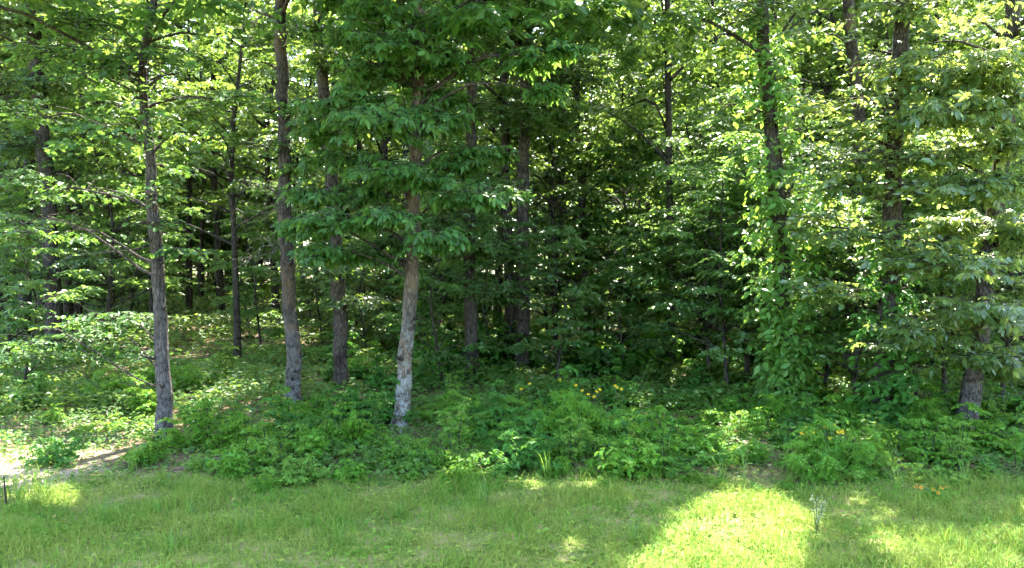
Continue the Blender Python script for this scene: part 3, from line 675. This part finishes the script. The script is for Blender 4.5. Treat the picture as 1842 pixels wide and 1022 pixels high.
# ------------------------------------------------------------------ kinds of background trees (built once, copied)
def tree_kind(seed, h, rad, z0, rx, n, size, leafmat, bark, shape='simple', nt=11, nl=22, lean=.3, flatz=.45):
    rg = np.random.default_rng(seed)
    top = np.array([rg.normal(0, lean), rg.normal(0, lean), h]); mid = np.array([rg.normal(0, lean * .5), rg.normal(0, lean * .5), h * .5])
    pth = spline([(0, 0, -.15), (mid * .4), mid, mid * .5 + top * .5, top], max(14, int(h * 2)))
    f = np.linspace(0, 1, len(pth)); r = rad * (1 - .88 * f) * (1 + .45 * np.exp(-f * h / .2))
    a = Acc(); tube(a, pth, np.maximum(r, .012), 9, .04, rg=rg)
    Lv = Leaves()
    for k in range(n):
        z = z0 + (h + .3 - z0) * (k + rg.random()) / n; g = (z - z0) / (h - z0)
        R = rx * (1 - .6 * max(0, g - .3) ** 1.2) * math.sqrt(rg.uniform(.1, 1)); az = rg.uniform(0, 6.283); i = int(np.argmin(abs(pth[:, 2] - (z - .35 * R))))
        p = pth[int(np.argmin(abs(pth[:, 2] - z)))] * [1, 1, 0] + np.array([R * math.cos(az), R * math.sin(az), z])
        rr = rx * rg.uniform(.28, .42)
        twigs(rg, Lv, p, (rr, rr, rr * flatz), nt, nl, size, hub=.25)
        q = (pth[i] + p) / 2 + rg.normal(0, .1 * R, 3); q[2] += .08 * R
        tube(a, spline([pth[i], q, p], 6), np.linspace(min(r[i] * .5, .012 + .02 * R), .006, 6), 5, cap=False)
    c = Acc(); q = Lv.cat(); place(c, TPL[shape][0], *q)
    return a.mesh('trunk', M[bark], smooth=True), c.mesh('crown', M[leafmat]), q, leafmat

KT = [tree_kind(100 + k, (17.5, 19, 16, 18)[k], (.19, .21, .17, .2)[k], (6.0, 5.2, 4.6, 7.0)[k], (3.3, 3.6, 3.0, 3.2)[k], 52, .21, 'canopy', 'bark_dark', lean=.6) for k in range(4)]
KS = [tree_kind(200 + k, (5.5, 4.5, 6.5, 3.6)[k], (.05, .045, .06, .035)[k], (1.3, 1.0, 1.6, .6)[k], (1.7, 1.6, 1.9, 1.3)[k], (50, 46, 56, 34)[k], .12, 'sapling', 'bark_dark', 'simple', 11, 17, .3, .22) for k in range(4)]

def in_gap(W, n=60):
    G = W[:, :2] - S[:2] / S[2] * np.maximum(W[:, 2:3], 0)
    return sum(int(in_poly(G, poly).sum()) for poly, _, _ in GAPS) > n

def blocks_gap(kind, x, y, s):
    return in_gap(kind[2][0][::4] * s + np.array([x, y, float(gz(x, y))]), 4)

def put_tree(name, kind, x, y, s, rz, label, cat, group, tilt=(0, 0), fat=1.0):
    z = float(gz(x, y)); root = link(name, None, loc=(x, y, z)); root.empty_display_size = .3
    root.rotation_euler = (tilt[0], tilt[1], rz) if y > 26 else (0, 0, rz)
    tag(root, label, cat, group)
    t = link('trunk', kind[0], root); t.scale = (s * fat, s * fat, s)
    me = kind[1]
    if y < 40:
        cs, sn = math.cos(rz), math.sin(rz); R = np.array([[cs, -sn, 0], [sn, cs, 0], [0, 0, 1]])
        W = kind[2][0] @ R.T * s + np.array([x, y, z]); k = keep(W, np.random.default_rng(int(abs(x * 100) + y * 1000)))
        if k.mean() < .94 or (y < 26 and in_gap(W)):
            ac = Acc(); place(ac, TPL['simple'][0], *[v[k] for v in kind[2]]); me = ac.mesh('crown', M[kind[3]])
    c = link('crown', me, root); c.scale = (s, s, s)
    return root

ANCH = [(97, 'old oak'), (290, 'small oak'), (523, 'bare stem'), (606, 'forked trunk'), (735, 'hickory'), (850, 'straight trunk'), (928, 'twin trunks'), (1406, 'vine trunk'),
        (1600, 'creeper trunk'), (1765, 'airy tree')]
def between(px):
    xs = [a for a, _ in ANCH]
    for i in range(len(ANCH) - 1):
        if xs[i] <= px < xs[i + 1]: return 'between %s and %s' % (ANCH[i][1], ANCH[i + 1][1])
    return 'beyond ' + (ANCH[0][1] if px < xs[0] else ANCH[-1][1])

placed = list(HERO); rg = np.random.default_rng(77)
pinned = [(428, 656, 14), (398, 566, 16), (497, 576, 15), (340, 565, 12), (361, 548, 10), (327, 531, 9), (545, 546, 10), (573, 538, 11), (137, 580, 21), (1208, 667, 16), (1058, 641, 15), (635, 512, 16), (704, 545, 8),
          (297, 519, 12), (313, 519, 8), (1380, 640, 16), (1606, 640, 12), (5, 585, 20), (240, 560, 14), (1115, 611, 7), (1000, 640, 9), (1290, 600, 12), (780, 560, 10), (1160, 580, 10), (1450, 600, 12), (1680, 610, 14), (1800, 600, 16)]
ntree = 0
for i, (px, py, w) in enumerate(pinned):
    d = base_depth(py); x = (px - 921) * d / F; k = i % 4
    s = rg.uniform(.9, 1.08); dia = w * d / F; fat = dia / (2 * (.19, .21, .17, .2)[k] * s)
    if dia < .2: s = .62; fat = dia / (2 * (.19, .21, .17, .2)[k] * s)
    size = 'stout' if w >= 20 else ('medium' if w >= 14 else 'slim')
    put_tree('woodland_tree', KT[k], x, d, s, rg.uniform(0, 6.28), '%s dark trunk %s %s' % (size, 'close' if d < 24 else ('farther in' if d < 38 else 'deep inside'), between(px)),
             'tree', 'shaded woodland trees', (rg.normal(0, .015), rg.normal(0, .015)), fat)
    placed.append((x, d)); ntree += 1
tries = 0
while ntree < 128 and tries < 5000:
    tries += 1
    y = rg.uniform(19, 62); x = rg.uniform(-1, 1) * (y * .68 + 4)
    if min((x - a) ** 2 + (y - b) ** 2 for a, b in placed) < (2.3 if y < 30 else 2.6) ** 2: continue
    px = 921 + x / y * F
    if y < 30 and 300 < px < 700: continue        # the open, trunk-lined view in
    k = int(rg.integers(4)); s_ = rg.uniform(.85, 1.12)
    if y < 30 and blocks_gap(KT[k], x, y, s_): continue
    placed.append((x, y)); ntree += 1
    put_tree('woodland_tree', KT[k], x, y, s_, rg.uniform(0, 6.28), '%s trunk %s %s' % (('brown', 'blackish', 'brown', 'blackish')[k], 'close' if y < 28 else ('farther in' if y < 42 else 'deep inside'), between(px)),
             'tree', 'shaded woodland trees', (rg.normal(0, .02), rg.normal(0, .02)), rg.uniform(.7, 1.15))

# understory saplings
saps = [(795, 690, 3), (1000, 690, 3), (1125, 680, 3), (1275, 690, 0), (1310, 712, 1), (1345, 690, 2), (1480, 720, 1), (1530, 735, 3), (1650, 735, 1), (1700, 720, 0), (1800, 735, 1), (1840, 700, 0),
        (1130, 640, 2), (1262, 640, 2), (985, 630, 0), (760, 630, 1), (470, 640, 3), (720, 640, 3), (780, 650, 3), (810, 630, 1), (885, 660, 3), (1090, 650, 3), (1160, 640, 1), (700, 610, 1), (660, 640, 3), (580, 620, 3), (190, 640, 2), (90, 600, 2), (680, 560, 0), (20, 640, 1), (150, 610, 3), (-20, 600, 0), (560, 580, 3), (450, 600, 3), (230, 590, 1), (640, 600, 3), (1390, 650, 0), (1560, 650, 2), (1740, 650, 2), (1290, 660, 2), (40, 700, 3)]
for i, (px, py, k) in enumerate(saps):
    d = base_depth(py); x = (px - 921) * d / F
    put_tree('understory_sapling', KS[k], x, d, rg.uniform(.85, 1.15), rg.uniform(0, 6.28), '%s layered sapling %s %s' % (('tall', 'bushy', 'high', 'low')[k], 'in front' if d < 17 else ('close' if d < 21 else 'farther in'), between(px)),
             'sapling', 'understory saplings')
n = 0
while n < 95:
    y = rg.uniform(22, 60); x = rg.uniform(-1, 1) * (y * .68 + 2); px = 921 + x / y * F
    if 280 < px < 740 and y < 42: continue
    k = int(rg.integers(4)); n += 1
    put_tree('understory_sapling', KS[k], x, y, rg.uniform(.8, 1.3), rg.uniform(0, 6.28), '%s shadowy sapling %s %s' % (('tall', 'bushy', 'high', 'low')[k], 'farther in' if y < 38 else 'deep inside', between(px)), 'sapling', 'understory saplings')

n = 0
while n < 60:                              # thickets far back
    y = rg.uniform(44, 62); x = rg.uniform(-1, 1) * (y * .68 + 2); px = 921 + x / y * F
    k = int(rg.integers(4)); n += 1
    put_tree('understory_sapling', KS[k], x, y, rg.uniform(1.5, 2.3), rg.uniform(0, 6.28), '%s thicket sapling far back %s' % (('tall', 'bushy', 'high', 'low')[k], between(px)), 'sapling', 'understory saplings')

# far wood closing the view
def far_wood():
    rg = np.random.default_rng(5); a = Acc(); n = 85000
    y = rg.uniform(62, 100, n); x = rg.uniform(-1, 1, n) * (y * .8 + 4)
    top = 23 + 3.0 * vnoise(x, y, .35, 9) + 2 * vnoise(x, y, .9, 10); z = 2.0 + (top) * rg.random(n) ** 1.0
    k = (vnoise(x * 1.0, y * .7 + z * .9, .8, 12) + .35 * rg.normal(0, 1, n)) > -.35; x, y, z = x[k], y[k], z[k]; n = len(x)
    az = rg.uniform(0, 6.28, n); X = np.stack([np.cos(az), np.sin(az), rg.uniform(-.6, .1, n)], -1)
    place(a, TPL['simple'][0], np.stack([x, y, z], -1), X, np.array([0, 0, 1.0]) + rg.normal(0, .5, (n, 3)), rg.uniform(.4, .85, n))
    o = link('far_woodland', a.mesh('far_woodland', M['canopy'])); tag(o, 'distant wood closing the view behind all the trunks', 'woodland', kind='stuff')
far_wood()

# ------------------------------------------------------------------ shrubs and weeds along the edge
def shrub_kind(seed, h, r, nst, size, shape, mat, nt=5, nl=7, flat=.4):
    rg = np.random.default_rng(seed); a = Acc(); Lv = Leaves()
    for k in range(nst):
        az = rg.uniform(0, 6.28); R = 1.15 * r * math.sqrt(rg.random()); hh = h * (1 - .5 * (R / r) ** 2) * rg.uniform(.42, 1.22)
        p = np.array([R * math.cos(az), R * math.sin(az), hh])
        tube(a, spline([(p[0] * .15, p[1] * .15, -.05), (p[0] * .55, p[1] * .55, hh * .55), p], 6), np.linspace(.010, .003, 6), 4, cap=False)
        for f in (1.0, .68, .4):
            q = p * [(.4 + .6 * f), (.4 + .6 * f), f]; rr = r * .30 * rg.uniform(.7, 1.3)
            twigs(rg, Lv, q, (rr, rr, rr * .6), nt, nl, size, flat=flat, hub=.25, updown=(-.3, .6))
    c = Acc(); q = Lv.cat(); q[0][:, 2] = np.maximum(q[0][:, 2], .02); place(c, TPL[shape][0], *q)
    return a.mesh('stem', M['twig'], smooth=True), c.mesh('foliage', M[mat])
SH = [shrub_kind(300, .62, .55, 16, .085, 'ovate', 'shrub'), shrub_kind(301, .85, .5, 16, .085, 'ovate', 'shrub'), shrub_kind(302, .5, .6, 17, .075, 'ovate', 'shrub_y'),
      shrub_kind(303, .7, .5, 15, .11, 'trifol', 'shrub_d', 4, 5), shrub_kind(304, .42, .5, 14, .09, 'oak', 'shrub', 4, 6), shrub_kind(305, 1.05, .55, 15, .11, 'ovate', 'shrub_d'),
      shrub_kind(306, .55, .45, 12, .12, 'trifol', 'shrub_y', 4, 5), shrub_kind(307, .8, .55, 14, .16, 'pinnate', 'shrub', 4, 5),
      shrub_kind(308, 1.15, .26, 6, .10, 'narrow', 'shrub_y', 4, 6), shrub_kind(309, .7, .5, 14, .11, 'ovate', 'shrub', 4, 6, .5), shrub_kind(310, .9, .75, 9, .11, 'trifol', 'shrub_d', 3, 5)]
SN = ['round leafy', 'upright leafy', 'bright low', 'dark three-leaved', 'lobe-leaved', 'tall dark', 'bright three-leaved', 'feathery', 'stalky narrow', 'broad-leaved', 'straggling bramble-like']
rg = np.random.default_rng(88)
spots = []
def shrub(px, py, k, s, label=None, name='shrub'):
    d = base_depth(py); x = (px - 921) * d / F; z = float(gz(x, d))
    root = link(name, None, loc=(x, d, z)); root.rotation_euler = (0, 0, rg.uniform(0, 6.28)); root.empty_display_size = .2
    q = s * rg.uniform(.9, 1.1)
    for nm, me in zip(('stem', 'foliage'), SH[k]):
        o = link(nm, me, root); o.scale = (q, q, s)
    row = 'at the grass edge' if d < 11 else ('in the second row' if d < 12.2 else ('among the trunks' if d < 15 else 'well inside'))
    tag(root, label or '%s shrub %s %s' % (SN[k], row, between(px)), 'shrub', 'shrubs along the forest edge')
    spots.append((px, py))
shrub(105, 838, 3, .62, 'lone dark bush standing on the bare sandy ground')
shrub(300, 815, 1, .55, 'bush crowding the foot of the small oak')
shrub(270, 835, 0, .6, 'low bush in front of the small oak, touching the grass')
shrub(1050, 800, 7, 1.25, 'tall feathery bush under the yellow flowers'); shrub(1010, 770, 5, 1.0, 'tall dark bush behind the feathery one')
shrub(480, 830, 2, 1.0, 'bright yellow-green bush in front of the bare stem'); shrub(520, 800, 6, .9, 'bright bush before the foot of the bare stem')
shrub(1490, 855, 7, 1.0, 'feathery bush below the yellow flower heads'); shrub(690, 700, 5, .8, 'dark round bush just behind the hickory trunk')
for px in range(380, 1900, 62):
    for py in (850, 822, 795, 765):
        if py == 850 and rg.random() < .35: continue
        x_ = px + rg.uniform(-28, 28); y_ = py + rg.uniform(-12, 12)
        if abs(x_ - 717) < 34 and y_ > 772: y_ = 840
        k = int(rg.choice([0, 1, 2, 3, 4, 5, 6, 7, 8, 9, 10])) if x_ < 1200 else int(rg.choice([0, 1, 3, 4, 5, 7, 6, 8, 9, 9, 10]))
        if y_ > 835 and k in (5, 1): k = 4
        shrub(x_, y_, k, rg.uniform(.45, .95))
for px in range(-40, 1900, 75):
    for py in (735, 700):
        if rg.random() < .15: continue
        x_ = px + rg.uniform(-34, 34); y_ = py + rg.uniform(-14, 14)
        if min(abs(x_ - a) for a in (97, 290, 523, 606, 735, 850)) < 26 and y_ > 700: continue
        shrub(x_, y_, int(rg.integers(11)), rg.uniform(.6, 1.0))
for px in range(560, 1880, 44):            # deeper among the stems
    if rg.random() < .2: continue
    shrub(px + rg.uniform(-20, 20), 668 + rg.uniform(-22, 12), int(rg.choice([1, 3, 5, 9, 10, 0])), rg.uniform(.9, 1.7))
for px in range(420, 1880, 48):            # low sprigs straggling out into the grass
    if rg.random() < .35: continue
    shrub(px + rg.uniform(-22, 22), 866 + rg.uniform(-10, 14), int(rg.choice([0, 2, 4, 6, 7])), rg.uniform(.24, .4))
for px in range(-20, 300, 60): shrub(px + rg.uniform(-20, 20), 770 + rg.uniform(-10, 8) - (20 if px < 120 else 0), int(rg.choice([0, 2, 4, 6])), rg.uniform(.4, .6))

# tufts of tall grass
def tuft_kind(seed, n, h, sp):
    rg = np.random.default_rng(seed); a = Acc()
    for k in range(n):
        az = rg.uniform(0, 6.28); D = np.array([math.cos(az), math.sin(az), 0]); hh = h * rg.uniform(.5, 1.1); ln = sp * rg.uniform(.3, 1.1)
        t = np.linspace(0, 1, 6); p = np.array([rg.normal(0, .03), rg.normal(0, .03), -.01]) + D * (ln * t ** 1.8)[:, None] + np.array([0, 0, 1]) * (hh * (t * 1.25 - .35 * t ** 3))[:, None]
        W = np.cross(D, [0, 0, 1]) * .0042; w = np.array([.8, 1, 1, .8, .5, .05])[:, None]
        V = np.concatenate([p - W * w, p + W * w]); i = np.arange(5)
        a.add(V, np.concatenate([np.stack([i, i + 1, i + 7], -1), np.stack([i, i + 7, i + 6], -1)]))
    return a.mesh('grass_tuft', M['tallgrass'])
TK = [tuft_kind(400 + k, (16, 22, 12)[k], (.42, .30, .55)[k], (.28, .22, .3)[k]) for k in range(3)]
rg = np.random.default_rng(91)
TUFT = [(820, 850, 0), (985, 868, 2), (1095, 860, 1), (1190, 850, 2), (1210, 862, 0), (1615, 888, 0), (1600, 858, 2), (1010, 845, 0), (970, 860, 1), (1300, 868, 0), (1340, 862, 2), (1420, 868, 1), (30, 905, 1), (65, 890, 2), (80, 900, 1),
        (290, 872, 1), (235, 850, 0), (300, 1000, 1), (660, 848, 1), (1740, 868, 0), (1800, 872, 1), (560, 855, 0), (430, 965, 1), (870, 920, 1), (1140, 985, 1), (1255, 975, 1), (180, 940, 0), (340, 930, 1), (720, 930, 1), (1700, 980, 1), (1560, 960, 1), (610, 985, 1)]
for i, (px, py, k) in enumerate(TUFT):
    d = base_depth(py); x = (px - 921) * d / F
    o = link('grass_tuft', TK[k], loc=(x, d, float(gz(x, d)))); o.rotation_euler = (0, 0, rg.uniform(0, 6.28)); s = rg.uniform(.8, 1.1); o.scale = (s, s, s)
    lab = {0: 'arching grass tuft', 1: 'short grass tuft', 2: 'upright grass tuft'}[k]
    tag(o, '%s %s %s' % (lab, 'on bare sand' if px < 110 else ('out on the lawn' if py > 905 else 'by the shrubs'), between(px)), 'grass tuft', 'tufts of tall grass')

# flowers
def flower_plant(px, py, h, nf, label, petal='flower', name='wildflower', fr=.028, spread=.10):
    rgf = np.random.default_rng(int(px * 7 + py)); d = base_depth(py); x = (px - 921) * d / F; L = np.array([x, d, float(gz(x, d))])
    root = link(name, None, loc=L); root.empty_display_size = .15; tag(root, label, 'flower', 'yellow wildflowers')
    st = Acc(); fo = Leaves()
    for k in range(nf):
        e = np.array([rgf.normal(0, spread), rgf.normal(0, spread * .6), h * rgf.uniform(.8, 1.05)])
        pts = spline([(0, 0, -.03), e * [.4, .4, .5], e], 7); tube(st, pts, np.linspace(.006, .003, 7), 4)
        for j in (2, 3, 4): twigs(rgf, fo, pts[j], (.09, .09, .05), 2, 3, .085)
        b = Acc(); n = 9; th = np.linspace(0, 6.283, n, endpoint=False) + rgf.uniform(0, 1)
        X = np.stack([np.cos(th), np.sin(th), np.full(n, -.12)], -1); nv = np.tile(norm(np.array([rgf.normal(0, .3), -.6, .8])), (n, 1))
        a1 = norm(np.cross(nv[0], [1, 0, 0])); a0 = np.cross(a1, nv[0]); X = np.cos(th)[:, None] * a0 + np.sin(th)[:, None] * a1
        place(b, T_simple(), np.tile(e, (n, 1)), X - .15 * nv, nv, np.full(n, fr * 1.25))
        hd = link('flower_head', b.mesh('flower_head', M[petal]), root)
        c = Acc(); tube(c, [e - nv[0] * .004, e + nv[0] * .006, e + nv[0] * .010], [.006, .006, .003], 7); link('disc', c.mesh('disc', M['twig'], smooth=True), hd)
    link('stem', st.mesh('stem', M['stem'], smooth=True), root)
    c = Acc(); place(c, T_ovate(), *fo.cat()); link('foliage', c.mesh('foliage', M['shrub']), root)
FL = [(1075, 790, .80, 4, 'yellow flowers above the feathery bush'), (1115, 780, .86, 3, 'yellow flowers rising just past the feathery bush'), (1050, 775, .80, 2, 'two yellow flowers on slim stalks behind the feathery bush'),
      (1000, 760, .78, 3, 'small yellow flowers farther back near the tall dark bush'), (950, 755, .72, 2, 'pair of yellow flowers between the hickory and the tall dark bush'), (1447, 845, .60, 1, 'single yellow flower on a slim stem near the vine-clad trunk'),
      (1482, 845, .60, 4, 'cluster of yellow flower heads before the vine-clad trunk'), (1502, 850, .55, 4, 'dense yellow flower spray beside the cluster near the vine-clad trunk')]
for f in FL: flower_plant(*f)
flower_plant(1692, 895, .10, 7, 'low orange-yellow flowers in the grass below the airy tree', 'orange', spread=.13, fr=.022)
# white spikes of florets
def white_weed(px, py, h, label):
    rgf = np.random.default_rng(int(px)); d = base_depth(py); x = (px - 921) * d / F; L = np.array([x, d, float(gz(x, d))])
    root = link('white_weed', None, loc=L); root.empty_display_size = .15; tag(root, label, 'weed')
    st = Acc()
    for k in range(5):
        fo = Acc()
        e = np.array([rgf.normal(0, .07), rgf.normal(0, .04), h * rgf.uniform(.7, 1.0)]); pts = spline([(0, 0, -.02), e * [.4, .4, .5], e], 9); tube(st, pts, np.linspace(.005, .002, 9), 4)
        m = 26; t = rgf.uniform(.35, 1, m); P = e * t[:, None] * [1, 1, 1] + rgf.normal(0, .014, (m, 3)); az = rgf.uniform(0, 6.28, m)
        place(fo, T_simple(), P, np.stack([np.cos(az), np.sin(az), rgf.uniform(-.2, .6, m)], -1), rgf.normal(0, 1, (m, 3)) + [0, -.5, .8], np.full(m, .017))
        link('flower_spike', fo.mesh('flower_spike', M['white']), root)['kind'] = 'stuff'
    link('stem', st.mesh('stem', M['stem'], smooth=True), root)
white_weed(1470, 962, .40, 'weed with whitish flower spikes at the rim of the big sunlit patch')

# thin dead stake at the edge of the sandy ground
a = Acc(); p = at(9, 912, base_depth(912)); q = at(4, 858, base_depth(912)); g = np.array([p[0], p[1], float(gz(p[0], p[1]))])
tube(a, spline([g - [0, 0, .05], (p + q) / 2, q], 6), np.linspace(.012, .008, 6), 6)
o = link('dead_stake', a.mesh('dead_stake', M['bark_dark'], g, smooth=True), loc=g); tag(o, 'thin dark dead stem poking up from the sandy ground', 'stick')

# things that look alike and share a place are told apart by their order across the view
same = {}
for o in list(COL.objects):
    if o.parent is None and 'label' in o: same.setdefault(o['label'], []).append(o)
ORD = ['first', 'second', 'third', 'fourth', 'fifth', 'sixth', 'seventh', 'eighth', 'ninth', 'tenth', 'eleventh', 'twelfth']
for lab, ob in same.items():
    if 1 < len(ob) <= 12:
        ob.sort(key=lambda q: q.location[0] / q.location[1])
        for i, q in enumerate(ob): q['label'] = lab + ', %s from left' % ORD[i]
